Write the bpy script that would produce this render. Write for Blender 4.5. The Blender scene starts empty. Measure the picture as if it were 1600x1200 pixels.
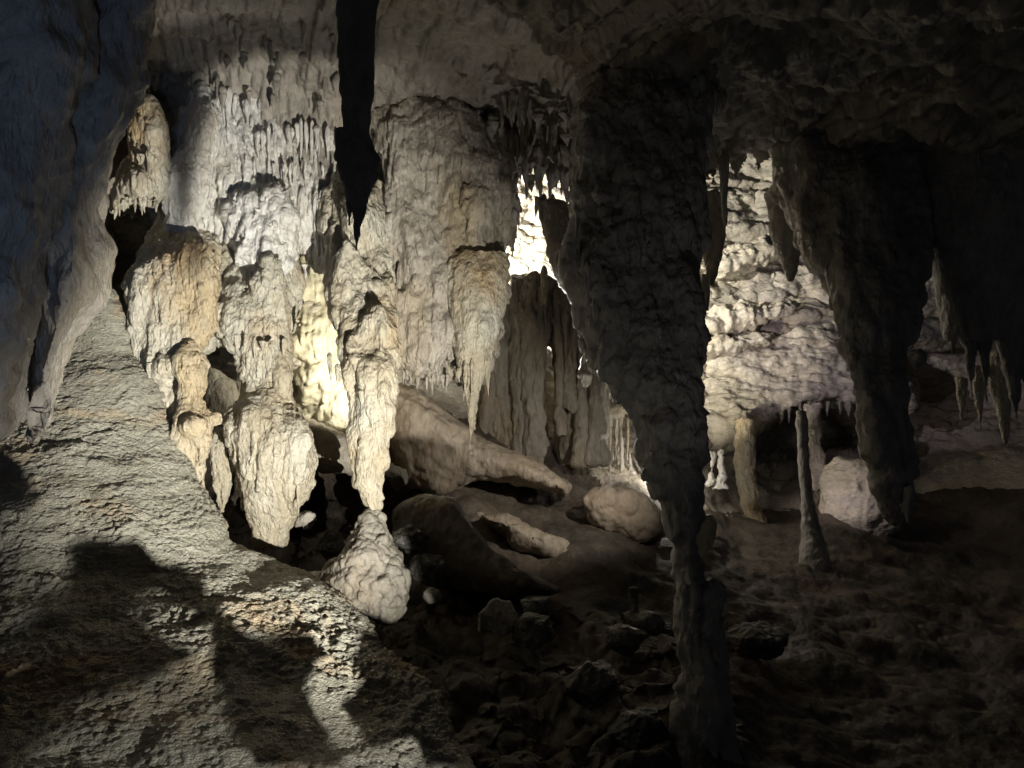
import bpy, bmesh, math, random
import numpy as np
from mathutils import Vector
from mathutils.bvhtree import BVHTree

random.seed(7); RNG = np.random.default_rng(11)
sc = bpy.context.scene
COL = sc.collection
F = 1400.0                                   # focal length in photo pixels (photo 1600 x 1200)

def P(px, py, d):
    """a point seen at photo pixel (px,py), d metres in front of the camera"""
    return np.array([(px-800.0)/F*d, d, (600.0-py)/F*d])

# ------------------------------------------------------------------ noise
T = RNG.uniform(-1, 1, (32, 32, 32)).astype(np.float32)
ROT = np.array([[0.80, 0.36, -0.48], [-0.60, 0.48, -0.64], [0.0, 0.80, 0.60]])

def vn(p):
    i = np.floor(p).astype(np.int32); f = (p-i).astype(np.float32)
    f = f*f*(3-2*f); i0 = i & 31; i1 = (i+1) & 31
    x0, y0, z0 = i0.T; x1, y1, z1 = i1.T; fx, fy, fz = f.T
    a = T[x0, y0, z0]*(1-fx)+T[x1, y0, z0]*fx
    b = T[x0, y1, z0]*(1-fx)+T[x1, y1, z0]*fx
    c = T[x0, y0, z1]*(1-fx)+T[x1, y0, z1]*fx
    d = T[x0, y1, z1]*(1-fx)+T[x1, y1, z1]*fx
    return (a*(1-fy)+b*fy)*(1-fz)+(c*(1-fy)+d*fy)*fz

def fbm(p, octv=4, gain=0.5, seed=0, mode='n'):
    q = p+seed*7.31; s = 0; a = 1.0; n = 0
    for _ in range(octv):
        v = vn(q)
        if mode == 'b': v = np.abs(v)*2-1
        elif mode == 'r': v = 1-2*np.abs(v)
        s = s+a*v; n += a; a *= gain
        q = (q @ ROT.T)*2.03+3.7
    return s/n

def cell(p, seed=0):
    """distance to the nearest of one random point per unit cell"""
    p = p+seed*5.17; i = np.floor(p).astype(np.int32); best = np.full(len(p), 9.0, np.float32)
    for dx in (-1, 0, 1):
        for dy in (-1, 0, 1):
            for dz in (-1, 0, 1):
                j = i+np.array([dx, dy, dz]); k = j & 31
                ox = T[k[:, 0], k[:, 1], k[:, 2]]*.5+.5
                oy = T[k[:, 1], k[:, 2], k[:, 0]]*.5+.5
                oz = T[(k[:, 2]+9) & 31, k[:, 0], k[:, 1]]*.5+.5
                d = (j[:, 0]+ox-p[:, 0])**2+(j[:, 1]+oy-p[:, 1])**2+(j[:, 2]+oz-p[:, 2])**2
                best = np.minimum(best, d)
    return np.sqrt(best)

def drips(x, z, w, L, seed=0, dens=1.0):
    """runs of dripstone on a wall: thin ribs that swell downwards and end in a tip"""
    x = x/w+seed*3.3; z = z/L+seed*1.7
    i = np.floor(x).astype(np.int32); k = np.floor(z).astype(np.int32); h = np.zeros(len(x), np.float32)
    for di in (-1, 0, 1):
        for dk in (-2, -1, 0):
            a = (i+di) & 31; b = (k+dk) & 31
            r1 = T[a, b, 3]*.5+.5; r2 = T[a, b, 7]*.5+.5; r3 = T[a, b, 12]*.5+.5; r4 = T[a, b, 20]*.5+.5
            cx = i+di+r1; tz = k+dk+r2; ln = .5+1.3*r3
            v = (z-tz)/ln; ok = (v > 0) & (v < 1) & (r4 < dens)
            v = np.clip(v, 1e-4, 1)
            hw = (.22+.3*r4)*np.minimum(1, v*2.6)**.6
            u = (x-cx)/hw
            hh = np.sqrt(np.clip(1-u*u, 0, 1))*(1-v)**.7*(.45+.55*r3)
            h = np.maximum(h, np.where(ok, hh, 0))
    return h

def disp_value(p, spec):
    d = np.zeros(len(p), np.float32)
    for s in spec:
        k, amp, sc_ = s[0], s[1], s[2]
        st = np.array(s[3] if len(s) > 3 else (1, 1, 1), float); sd = s[4] if len(s) > 4 else 1
        q = p*st*sc_
        if k in 'nbr': d += amp*fbm(q, 4, .5, sd, k)
        elif k == 'f': d += amp*fbm(q, 2, .5, sd, 'n')
        elif k == 'c': d += amp*(0.55-cell(q+.25*np.stack([vn(q*1.3), vn(q*1.3+9), vn(q*1.3+21)], 1), sd))
        elif k == 'd': d += amp*drips(p[:, 0]+.35*p[:, 1]+.12*vn(p*1.3), p[:, 2], 1/sc_, s[3], s[4] if len(s) > 4 else 1)
        elif k == 's':                         # scallops: small level lips with a hollow above each
            w = p+0.10*np.stack([vn(p*2.2), vn(p*2.2+5), vn(p*2.2+11)], 1)
            q = w*np.array([1.0, 1.0, 2.6])*sc_
            v = fbm(q, 2, .5, sd, 'n')
            g_ = np.clip(.75+1.5*fbm(p*.8, 2, .5, 5), .12, 1.7)        # here deeply scalloped, there smoothed over by flowstone
            d += amp*g_*(np.where(v > 0, v, v*.5)+.6*np.clip(.75-cell(q*.9, sd), 0, 1))
    return d

# ------------------------------------------------------------------ materials
def rock(name, c1, c2, c3, stain=0.35, bump=0.5, fine=14.0, rough=0.75, stretch=(1, 1, .45), dirt=0.5):
    m = bpy.data.materials.new(name); m.use_nodes = True
    nt = m.node_tree; N = nt.nodes; K = nt.links; N.clear()
    out = N.new('ShaderNodeOutputMaterial'); bs = N.new('ShaderNodeBsdfPrincipled')
    K.new(bs.outputs[0], out.inputs[0])
    geo = N.new('ShaderNodeNewGeometry'); mp = N.new('ShaderNodeMapping')
    K.new(geo.outputs['Position'], mp.inputs[0]); mp.inputs['Scale'].default_value = stretch
    def noise(scale, det, rough_=.55, src=mp.outputs[0], dist=0):
        n = N.new('ShaderNodeTexNoise'); n.inputs['Scale'].default_value = scale
        n.inputs['Detail'].default_value = det; n.inputs['Roughness'].default_value = rough_
        n.inputs['Distortion'].default_value = dist
        K.new(src, n.inputs['Vector']); return n
    def ramp(src, a, b, ca, cb):
        r = N.new('ShaderNodeValToRGB'); r.color_ramp.elements[0].position = a; r.color_ramp.elements[1].position = b
        r.color_ramp.elements[0].color = (*ca, 1); r.color_ramp.elements[1].color = (*cb, 1)
        K.new(src, r.inputs[0]); return r
    def mix(fac, a, b, mode='MIX'):
        x = N.new('ShaderNodeMix'); x.data_type = 'RGBA'; x.blend_type = mode
        for s, v in ((x.inputs[0], fac), (x.inputs[6], a), (x.inputs[7], b)):
            if isinstance(v, bpy.types.NodeSocket): K.new(v, s)
            elif isinstance(v, tuple): s.default_value = (*v, 1)
            else: s.default_value = v
        return x.outputs[2]
    n1 = noise(1.1, 3, .6, dist=.6); n2 = noise(.8, 4, .65, dist=.4); n3 = noise(9, 3, .7)
    base = mix(ramp(n1.outputs['Fac'], .38, .62, (0, 0, 0), (1, 1, 1)).outputs[0], c1, c2)
    st = ramp(n2.outputs['Fac'], .52, .68, (0, 0, 0), (stain,)*3)
    c = mix(st.outputs[0], base, c3)
    c = mix(dirt, c, ramp(n3.outputs['Fac'], .3, .62, (.38, .36, .33), (1, 1, 1)).outputs[0], 'MULTIPLY')
    K.new(c, bs.inputs['Base Color'])
    rr = ramp(n2.outputs['Fac'], .35, .65, (rough-.28,)*3, (rough+.12,)*3); K.new(rr.outputs[0], bs.inputs['Roughness'])
    bs.inputs['Specular IOR Level'].default_value = .5
    b1 = noise(fine, 5, .68)
    v = N.new('ShaderNodeTexVoronoi'); v.inputs['Scale'].default_value = fine*1.6; K.new(mp.outputs[0], v.inputs['Vector'])
    a2 = N.new('ShaderNodeMath'); a2.operation = 'MULTIPLY_ADD'; K.new(v.outputs['Distance'], a2.inputs[0]); a2.inputs[1].default_value = .35
    K.new(b1.outputs['Fac'], a2.inputs[2])
    bp = N.new('ShaderNodeBump'); bp.inputs['Strength'].default_value = bump; bp.inputs['Distance'].default_value = .06
    K.new(a2.outputs[0], bp.inputs['Height']); K.new(bp.outputs[0], bs.inputs['Normal'])
    return m

M = {
 'cream': rock('cream_limestone', (.60, .57, .48), (.48, .42, .31), (.50, .34, .16), .7, .9, 20, .62),
 'white': rock('white_flowstone', (.74, .73, .70), (.66, .63, .57), (.55, .43, .28), .45, .75, 18, .6),
 'ochre': rock('ochre_limestone', (.56, .45, .29), (.64, .60, .50), (.50, .31, .14), .75, .9, 20, .6),
 'grey':  rock('grey_limestone', (.40, .37, .32), (.32, .29, .25), (.36, .25, .14), .3, .6),
 'drape': rock('grey_brown_dripstone', (.46, .42, .36), (.34, .30, .25), (.40, .31, .17), .6, .8, 16, .62),
 'mound': rock('scalloped_flowstone', (.50, .48, .40), (.40, .38, .31), (.56, .42, .26), .8, .9, 24, .6, stretch=(1, 1, 1.6)),
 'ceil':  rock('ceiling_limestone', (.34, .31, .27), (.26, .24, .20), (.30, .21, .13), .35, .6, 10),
 'dark':  rock('dark_dripstone', (.42, .40, .37), (.32, .30, .28), (.38, .32, .22), .5, .8, 12),
 'pink':  rock('pinkish_limestone', (.54, .50, .44), (.62, .57, .47), (.44, .34, .24), .35, .7, 7, stretch=(1, 1, 1.8)),
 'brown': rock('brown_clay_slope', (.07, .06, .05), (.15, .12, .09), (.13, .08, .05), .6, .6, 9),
 'yellow': rock('yellow_calcite', (.70, .66, .52), (.60, .55, .41), (.52, .42, .25), .4, .4, 9),
 'shadowed':   rock('shade_toned_rock', (.10, .09, .08), (.06, .06, .055), (.12, .11, .08), .4, .9, 9, .45, (1, 1, 1)),  # very low albedo puts the shade of the pit into the rock colour
}

# ------------------------------------------------------------------ mesh helpers
def mesh_from(name, V, Q, mat):
    me = bpy.data.meshes.new(name)
    Q = np.asarray(Q, np.int32); n = Q.shape[1]
    me.vertices.add(len(V)); me.vertices.foreach_set('co', np.asarray(V, np.float32).ravel())
    me.loops.add(Q.size); me.loops.foreach_set('vertex_index', Q.ravel())
    me.polygons.add(len(Q)); me.polygons.foreach_set('loop_start', np.arange(0, Q.size, n, dtype=np.int32))
    me.polygons.foreach_set('loop_total', np.full(len(Q), n, np.int32))
    me.update(calc_edges=True); me.validate()
    me.polygons.foreach_set('use_smooth', np.ones(len(me.polygons), bool))
    if mat: me.materials.append(mat)
    return me

def get_co(me):
    a = np.empty(len(me.vertices)*3, np.float32); me.vertices.foreach_get('co', a); return a.reshape(-1, 3)
def get_no(me):
    a = np.empty(len(me.vertices)*3, np.float32); me.vertex_normals.foreach_get('vector', a); return a.reshape(-1, 3)

def displace(me, spec, spec2=None):
    for s in (spec, spec2):
        if not s: continue
        co = get_co(me).astype(np.float64); no = get_no(me)
        me.vertices.foreach_set('co', (co+no*disp_value(co, s)[:, None]).astype(np.float32).ravel()); me.update()

def place(me, name, label=None, cat=None, group=None, kind=None, parent=None):
    """link a mesh as one object with its origin at the base of the thing"""
    co = get_co(me); o = bpy.data.objects.new(name, me); COL.objects.link(o)
    if parent is None and kind is None:
        c = np.array([(co[:, 0].min()+co[:, 0].max())/2, (co[:, 1].min()+co[:, 1].max())/2, co[:, 2].min()])
        me.vertices.foreach_set('co', (co-c).astype(np.float32).ravel()); me.update(); o.location = c
    if parent:
        o.parent = parent
        me.vertices.foreach_set('co', (co-np.array(parent.location)).astype(np.float32).ravel()); me.update()
    if label: o['label'] = label
    if cat: o['category'] = cat; o['kind'] = 'thing'
    if group: o['group'] = group
    if kind: o['kind'] = kind
    return o

_ico = bmesh.new(); bmesh.ops.create_icosphere(_ico, subdivisions=2, radius=1)
ICV = np.array([v.co[:] for v in _ico.verts]); ICF = [[v.index for v in f.verts] for f in _ico.faces]; _ico.free()

def spike(name, mat, seed, w=.05, L=.6):
    rn = random.Random(seed)
    me = bpy.data.meshes.new(name); n = 12; rings = 16; V = []; Q = []
    for i in range(rings+1):
        t = i/rings; r = w*(1-t)**.8*(1+.2*math.sin(t*9+seed)+.10*rn.uniform(-1, 1))*min(1, (t*5)**.6+.06)+.003
        ox, oy = .01*math.sin(t*5+seed*2), .01*math.cos(t*4+seed)
        for j in range(n):
            a = 2*math.pi*j/n; rr_ = r*(1+.18*math.sin(a*3+seed+t*2)); V.append((ox+rr_*math.cos(a), oy+rr_*math.sin(a), -t*L+.12))
    for i in range(rings):
        for j in range(n): k = (j+1) % n; Q.append([i*n+j, (i+1)*n+j, (i+1)*n+k, i*n+k])
    return mesh_from(name, np.array(V), Q, mat)

DR = {}
def add_drips(parent, mat, pts, n, w, L, seed, dd):
    """small drips along a hem, each a part of its thing; pts (px, py, d) polyline, w and L in photo pixels"""
    rn = random.Random(seed); R = np.array(pts, float); ix = np.arange(len(R))
    if mat.name not in DR: DR[mat.name] = [spike('drip', mat, k+20, .05, .5) for k in range(4)]
    for _ in range(n):
        t = rn.uniform(0, len(R)-1); px, py, d = [float(np.interp(t, ix, R[:, j])) for j in range(3)]
        d += rn.uniform(-dd, dd); ww = w*rn.uniform(.5, 1.2)*d/F/.05; ll = L*rn.uniform(.35, 1.2)*d/F/.5*1.3
        o = bpy.data.objects.new('drip', rn.choice(DR[mat.name])); COL.objects.link(o); o.parent = parent
        o.location = Vector(P(px, py, d))-parent.location; o.scale = (ww, ww, ll); o.rotation_euler = (0, 0, rn.uniform(0, 6.28))

class Body:
    """several closed lumps fused into one continuous skin"""
    def __init__(s): s.V = []; s.Fc = []; s.n = 0; s.hems = []
    def add(s, V, Fc):
        s.V.append(np.asarray(V, float)); s.Fc += [[i+s.n for i in f] for f in Fc]; s.n += len(V); return s
    def ball(s, px, py, d, rx, ry=None, rd=None, tilt=0):
        """radii in photo pixels at that depth; rd in metres"""
        ry = ry or rx; k = d/F; rd = rd or rx*k
        V = ICV*np.array([rx*k, rd, ry*k]); t = math.radians(tilt)
        V = V @ np.array([[math.cos(t), 0, -math.sin(t)], [0, 1, 0], [math.sin(t), 0, math.cos(t)]]).T
        return s.add(V+P(px, py, d), ICF)
    def tube(s, rows, q=.85, nseg=28, step=9):
        """rows (py, left px, right px, depth): level rings that fill the traced outline"""
        R = np.array(rows, float); ys = np.arange(R[0, 0], R[-1, 0]+.1, step)
        if ys[-1] < R[-1, 0]: ys = np.append(ys, R[-1, 0])
        I = np.stack([np.interp(ys, R[:, 0], R[:, j]) for j in (1, 2, 3)], 1)
        I[1:-1] = .25*I[:-2]+.5*I[1:-1]+.25*I[2:]
        V = []; Fc = []; an = np.linspace(0, 2*np.pi, nseg, endpoint=False)
        for y, (l, r, d) in zip(ys, I):
            c = P((l+r)/2, y, d); rx = max((r-l)/2, .8)*d/F
            V.append(np.stack([c[0]+rx*np.cos(an), c[1]+rx*q*np.sin(an), np.full(nseg, c[2])], 1))
        n = len(V)
        for i in range(n-1):
            for j in range(nseg):
                k = (j+1) % nseg; Fc.append([i*nseg+j, i*nseg+k, (i+1)*nseg+k, (i+1)*nseg+j])
        Fc.append([j for j in range(nseg)][::-1]); Fc.append([(n-1)*nseg+j for j in range(nseg)])
        return s.add(np.concatenate(V), Fc)
    def chain(s, pts, n=24):
        """pts (px, py, depth, radius px): a bent limb of overlapping balls"""
        R = np.array(pts, float); t = np.linspace(0, len(R)-1, n); ix = np.arange(len(R))
        for a in t:
            px, py, d, r = [np.interp(a, ix, R[:, j]) for j in range(4)]; s.ball(px, py, d, r)
        return s
    def slab(s, poly, d, bulge=.5, back=.6, R=60, cellpx=6):
        """traced outline given a rounded front and a thick back; d a depth or a function of (px,py)"""
        pl = np.array(poly, float); df = d if callable(d) else (lambda x, y: np.full(np.shape(x), float(d)))
        x0, y0 = pl.min(0)-cellpx; x1, y1 = pl.max(0)+cellpx
        xs = np.arange(x0, x1+cellpx, cellpx); ys = np.arange(y0, y1+cellpx, cellpx); X, Y = np.meshgrid(xs, ys)
        ins = np.zeros(X.shape, bool); e = np.full(X.shape, 1e9); n = len(pl)
        for i in range(n):
            (ax, ay), (bx, by) = pl[i], pl[(i+1) % n]
            with np.errstate(divide='ignore', invalid='ignore'):
                c = ((ay > Y) != (by > Y)) & (X < (bx-ax)*(Y-ay)/(by-ay+1e-12)+ax)
            ins ^= c
            t = np.clip(((X-ax)*(bx-ax)+(Y-ay)*(by-ay))/((bx-ax)**2+(by-ay)**2+1e-9), 0, 1)
            e = np.minimum(e, np.hypot(X-ax-t*(bx-ax), Y-ay-t*(by-ay)))
        D = df(X, Y); u = np.clip(e/R, 0, 1); prof = np.sqrt(1-(1-u)**2)
        Df = D-bulge*prof; Db = D+back*(.35+.65*prof)
        fr = np.stack([(X-800)/F*Df, Df, (600-Y)/F*Df], -1).reshape(-1, 3); bk = np.stack([(X-800)/F*Db, Db, (600-Y)/F*Db], -1).reshape(-1, 3)
        ny, nx = X.shape; N_ = ny*nx; cellin = ins[:-1, :-1] & ins[1:, :-1] & ins[:-1, 1:] & ins[1:, 1:]
        Fc = []
        idx = lambda j, i: j*nx+i
        for j, i in zip(*np.nonzero(cellin)):
            a, b, c, dd = idx(j, i), idx(j, i+1), idx(j+1, i+1), idx(j+1, i)
            Fc.append([a, dd, c, b]); Fc.append([a+N_, b+N_, c+N_, dd+N_])
            if j == 0 or not cellin[j-1, i]: Fc.append([a, b, b+N_, a+N_])
            if j == ny-2 or not cellin[j+1, i]: Fc.append([dd, dd+N_, c+N_, c])
            if i == 0 or not cellin[j, i-1]: Fc.append([a, a+N_, dd+N_, dd])
            if i == nx-2 or not cellin[j, i+1]: Fc.append([b, c, c+N_, b+N_])
        return s.add(np.concatenate([fr, bk]), Fc)
    def hem(s, pts, n, w, L, seed=0, dd=.15):
        """a ragged hem of small drips fused to the lower edge; pts (px, py, d) polyline"""
        s.hems.append((pts, n, w, L, seed, dd)); return s
    def build(s, name, mat, voxel=.03, smooth=4, spec=None, spec2=None, coarse=2.2, csmooth=0, cull=False, **kw):
        me = bpy.data.meshes.new('tmp'); me.from_pydata(np.concatenate(s.V).tolist(), [], s.Fc); me.update()
        o = bpy.data.objects.new('tmp', me); COL.objects.link(o)
        for vs, it in ((voxel*coarse, csmooth), (voxel, smooth)):
            if vs == voxel*coarse and it == 0: continue
            r = o.modifiers.new('r', 'REMESH'); r.mode = 'VOXEL'; r.voxel_size = vs; r.use_smooth_shade = True
            if it:
                q = o.modifiers.new('s', 'SMOOTH'); q.factor = .5; q.iterations = it
        dg = bpy.context.evaluated_depsgraph_get(); ev = o.evaluated_get(dg)
        nm = bpy.data.meshes.new_from_object(ev); nm.name = name
        bpy.data.objects.remove(o); bpy.data.meshes.remove(me)
        if cull:                                  # the far underside of a very large body is not kept
            bm = bmesh.new(); bm.from_mesh(nm)
            kill = [v for v in bm.verts if v.co.y < .5 or abs(v.co.x/max(v.co.y, .1)) > .85 or v.co.z/max(v.co.y, .1) < -.62 or (v.normal.dot(v.co) > .75*v.co.length)]
            bmesh.ops.delete(bm, geom=kill, context='VERTS'); bm.to_mesh(nm); bm.free()
        nm.materials.clear(); nm.materials.append(mat)
        displace(nm, spec, spec2)
        nm.polygons.foreach_set('use_smooth', np.ones(len(nm.polygons), bool))
        print('BUILT', name, len(nm.vertices))
        o = place(nm, name, **kw)
        for h in s.hems: add_drips(o, mat, *h)
        return o

def tps(ctrl):
    C = np.array(ctrl, float); X = C[:, :2]/400.0; n = len(C)
    def U(r2): return np.where(r2 > 1e-12, r2*np.log(r2+1e-12), 0)
    K_ = U(((X[:, None]-X[None])**2).sum(-1)); Pm = np.c_[np.ones(n), X]
    A = np.block([[K_+.002*np.eye(n), Pm], [Pm.T, np.zeros((3, 3))]])
    w = np.linalg.solve(A, np.r_[C[:, 2], 0, 0, 0])
    def f(px, py):
        sh = np.shape(px); q = np.stack([np.ravel(px), np.ravel(py)], 1)/400.0; out = np.zeros(len(q))
        for i in range(n): out += w[i]*U(((q-X[i])**2).sum(1))
        return (out+w[n]+q @ w[n+1:]).reshape(sh)
    return f

def sheet(name, dfn, xr, yr, step, mat, spec, spec2=None, ymask=None, rough=None):
    xs = np.arange(xr[0], xr[1]+step, step); ys = np.arange(yr[0], yr[1]+step, step); X, Y = np.meshgrid(xs, ys)
    D = dfn(X, Y); V = np.stack([(X-800)/F*D, D, (600-Y)/F*D], -1).reshape(-1, 3)
    ny, nx = X.shape; I = np.arange(ny*nx).reshape(ny, nx)
    Q = np.stack([I[:-1, :-1], I[1:, :-1], I[1:, 1:], I[:-1, 1:]], -1)
    if ymask is not None: Q = Q[ymask(X, Y)[:-1, :-1]]
    Q = Q.reshape(-1, 4); used = np.unique(Q); mp = np.full(ny*nx, -1); mp[used] = np.arange(len(used))
    me = mesh_from(name, V[used], mp[Q], mat); displace(me, spec, spec2)
    if rough:                                  # broken ground, only where the weight function says so
        co = get_co(me).astype(np.float64); no = get_no(me); wgt = rough[0](800+co[:, 0]/co[:, 1]*F, 600-co[:, 2]/co[:, 1]*F)
        me.vertices.foreach_set('co', (co+no*(disp_value(co, rough[1])*wgt)[:, None]).astype(np.float32).ravel()); me.update()
    print('SHEET', name, len(me.vertices))
    return place(me, name, kind='structure')

# ================================================================== THE SETTING
shell = tps([
 (-300, 0, 17), (-300, 600, 15), (100, 200, 17), (450, 200, 17), (800, 200, 21), (1100, 150, 25), (1800, 150, 25),
 (100, 400, 20), (200, 400, 23), (205, 480, 22), (300, 420, 17), (370, 420, 15.6), (500, 400, 15.6), (650, 400, 17.5), (830, 380, 22.5), (1000, 400, 23), (1200, 400, 24), (1500, 400, 24), (1900, 400, 23),
 (100, 600, 15), (340, 600, 15.2), (480, 600, 15.2), (600, 600, 16.4), (830, 600, 19), (960, 620, 21), (1120, 640, 22.5), (1240, 710, 27), (1320, 700, 27), (1300, 600, 24), (1600, 640, 23), (1900, 640, 22),
 (500, 680, 15.4), (480, 800, 18.5), (640, 680, 16.2), (830, 700, 17.5), (960, 720, 19.5), (1120, 750, 20.5), (1300, 740, 21.5), (1600, 740, 21),
 (300, 780, 14.6), (680, 760, 15.0), (800, 790, 15.0), (960, 800, 15.3), (1100, 820, 16.5), (1300, 840, 18), (1600, 840, 18.5), (1900, 800, 19),
 (300, 900, 13.5), (500, 900, 15), (680, 860, 14.2), (900, 860, 13.6), (1050, 930, 13), (1200, 930, 14.5), (1500, 930, 16),
 (500, 1000, 12), (700, 980, 12), (900, 960, 12.3), (1100, 1040, 11.2), (1300, 1040, 12), (1600, 1040, 13), (1900, 1000, 14),
 (-300, 1200, 8), (300, 1200, 9), (700, 1200, 9), (1100, 1200, 8.5), (1600, 1200, 9.5), (-300, 1600, 6.5), (700, 1600, 6.8), (1200, 1500, 7.4), (1900, 1600, 7)])
seam = lambda X: np.interp(X, [0, 560, 700, 860, 950, 1080, 1180, 1280, 1500, 1900], [640, 660, 640, 690, 770, 790, 790, 780, 760, 760])
sheet('cave_wall', lambda X, Y: shell(X, Y)+.3*np.clip((Y-seam(X)+4)/30, 0, 1), (-300, 1900), (120, 900), 2.6, M['pink'],
      [('n', .32, .42), ('b', .18, .8, (.8, .8, 1.3), 4), ('n', .10, 1.6, (.7, .7, 1.5), 5)],
      None, ymask=lambda X, Y: Y < seam(X)+30,
      rough=(lambda x, y: np.clip((seam(x)-y)/70, 0, 1), [('c', .09, 2.6, (.6, .8, 1.8), 2), ('r', .24, 1.0, (.35, .8, 3.2), 3), ('r', .09, 3, (.6, 1, 2), 8), ('n', .06, 6, (1, 1, 1.6), 9)]))
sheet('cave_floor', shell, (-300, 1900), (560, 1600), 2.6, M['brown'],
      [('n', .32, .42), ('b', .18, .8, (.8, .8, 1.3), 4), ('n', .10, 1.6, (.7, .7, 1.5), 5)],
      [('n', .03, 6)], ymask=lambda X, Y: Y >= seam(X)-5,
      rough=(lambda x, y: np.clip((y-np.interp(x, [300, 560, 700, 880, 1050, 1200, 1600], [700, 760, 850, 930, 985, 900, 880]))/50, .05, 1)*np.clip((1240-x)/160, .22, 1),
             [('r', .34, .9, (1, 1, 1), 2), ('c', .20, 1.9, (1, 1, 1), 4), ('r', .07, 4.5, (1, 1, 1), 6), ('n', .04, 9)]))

ceil = tps([(-500, -500, 4), (-500, 0, 7), (0, -500, 5), (0, 0, 9.5), (250, 0, 10.5), (250, 120, 13), (250, 300, 14), (300, 420, 14.2),
 (400, -500, 6), (450, 0, 11), (450, 90, 12.6), (450, 200, 13.2), (450, 330, 13.4), (450, 420, 13.9), (500, 420, 13.6),
 (650, 0, 10.5), (650, 90, 12.2), (700, 200, 13.6), (700, 330, 14), (760, 300, 14),
 (800, -500, 5.5), (850, 0, 9.5), (850, 120, 11.5), (850, 220, 13), (1000, 0, 9), (1000, 150, 11), (1000, 280, 12),
 (1200, -500, 5), (1200, 0, 8.5), (1200, 160, 11), (1200, 280, 14), (1450, 0, 8), (1450, 200, 11), (1450, 320, 13), (1800, -200, 6), (1900, 300, 11)])
lip = lambda X: np.interp(X, [-500, 165, 175, 250, 258, 300, 330, 345, 440, 455, 520, 545, 800, 815, 860, 900, 1100, 1130, 1175, 1225, 1262, 1290, 1450, 1500, 1900],
                              [300, 300, 330, 330, 370, 385, 385, 420, 425, 395, 405, 400, 400, 262, 262, 300, 300, 285, 268, 255, 350, 400, 400, 420, 420])
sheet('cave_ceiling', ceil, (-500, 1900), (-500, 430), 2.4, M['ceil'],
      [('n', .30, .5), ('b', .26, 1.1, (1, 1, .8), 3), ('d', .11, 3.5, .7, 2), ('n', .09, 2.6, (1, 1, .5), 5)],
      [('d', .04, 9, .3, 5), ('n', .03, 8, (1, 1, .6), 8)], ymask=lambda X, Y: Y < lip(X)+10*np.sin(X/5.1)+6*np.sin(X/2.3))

# the roof goes on over the viewer's head and closes the cave above
rx_, ry_ = np.meshgrid(np.arange(-12, 12.1, .25), np.arange(-8, 6.1, .25))
rp_ = np.stack([rx_, ry_, 3.9+.0*rx_], -1).reshape(-1, 3); rp_[:, 2] += .4*fbm(rp_*.5, 3, .5, 3)
ri_ = np.arange(rx_.size).reshape(rx_.shape)
place(mesh_from('cave_ceiling', rp_, np.stack([ri_[:-1, :-1], ri_[1:, :-1], ri_[1:, 1:], ri_[:-1, 1:]], -1).reshape(-1, 4), M['ceil']), 'cave_ceiling', kind='structure')

# ================================================================== FORMATIONS
RK = [('n', .10, 1.1), ('b', .05, 2.4, (1, 1, .5), 2), ('f', .05, 5, (1, 1, .16), 3)]
FL = [('c', .035, 5, (1, 1, .5), 1), ('r', .040, 3.2, (1, 1, .6), 6), ('n', .040, 8, (1, 1, .8), 4), ('r', .016, 13, (1, 1, .7), 8), ('d', .03, 11, .3, 4)]
PIT = [('c', .03, 9, (1, 1, .8), 3), ('r', .04, 4, (1, 1, .8), 3), ('n', .03, 13, (1, 1, .8), 6)]

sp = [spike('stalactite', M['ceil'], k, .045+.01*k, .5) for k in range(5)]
spd = [spike('stalactite', M['dark'], k+9, .045+.01*k, .5) for k in range(4)]
spw = [spike('stalactite', M['cream'], k+4, .045+.01*k, .5) for k in range(3)]
def hang(me, px, py, d, length_px, sx=1.0, label='', group=None):
    o = bpy.data.objects.new('stalactite', me); COL.objects.link(o)
    o.location = P(px, py, d); k = length_px*d/F/.5; o.scale = (sx, sx, k); o.rotation_euler = (0, 0, random.uniform(0, 6.28))
    o['label'] = label; o['category'] = 'stalactite'; o['kind'] = 'thing'
    if group: o['group'] = group
    return o

# --- the big scalloped mound
b = Body()
b.tube([(450, 150, 172, 12.2), (480, 118, 190, 12.2), (530, 85, 205, 12.2), (570, 55, 215, 12.2), (620, 10, 240, 12.0), (680, -50, 262, 11.8),
        (740, -110, 292, 11.5), (790, -170, 322, 11.3), (830, -210, 345, 11.1), (870, -260, 365, 10.9), (900, -300, 420, 10.7), (930, -330, 480, 10.4), (965, -360, 530, 10.0),
        (1010, -400, 580, 9.6), (1070, -450, 635, 9.0), (1130, -500, 680, 8.5), (1200, -560, 730, 8.0), (1300, -640, 800, 7.4), (1420, -700, 880, 7.0)], q=.62, nseg=64)
b.build('flowstone_mound', M['mound'], .017, 3,
        [('n', .16, .7), ('n', .10, 1.8, (.8, .8, 1.5), 3), ('r', .06, 1.6, (.7, .7, 2.0), 8), ('r', .06, .8, (.22, .22, 2.4), 9)],
        [('s', .032, 9, (1, 1, 1), 3), ('s', .040, 17, (1, 1, 1), 7), ('c', .022, 20, (1, 1, 1.7), 5)], coarse=4, csmooth=8, cull=True,
        label='huge pale flowstone mound with scalloped ripples, sloping down from the hanging curtains', cat='flowstone mound')

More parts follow.
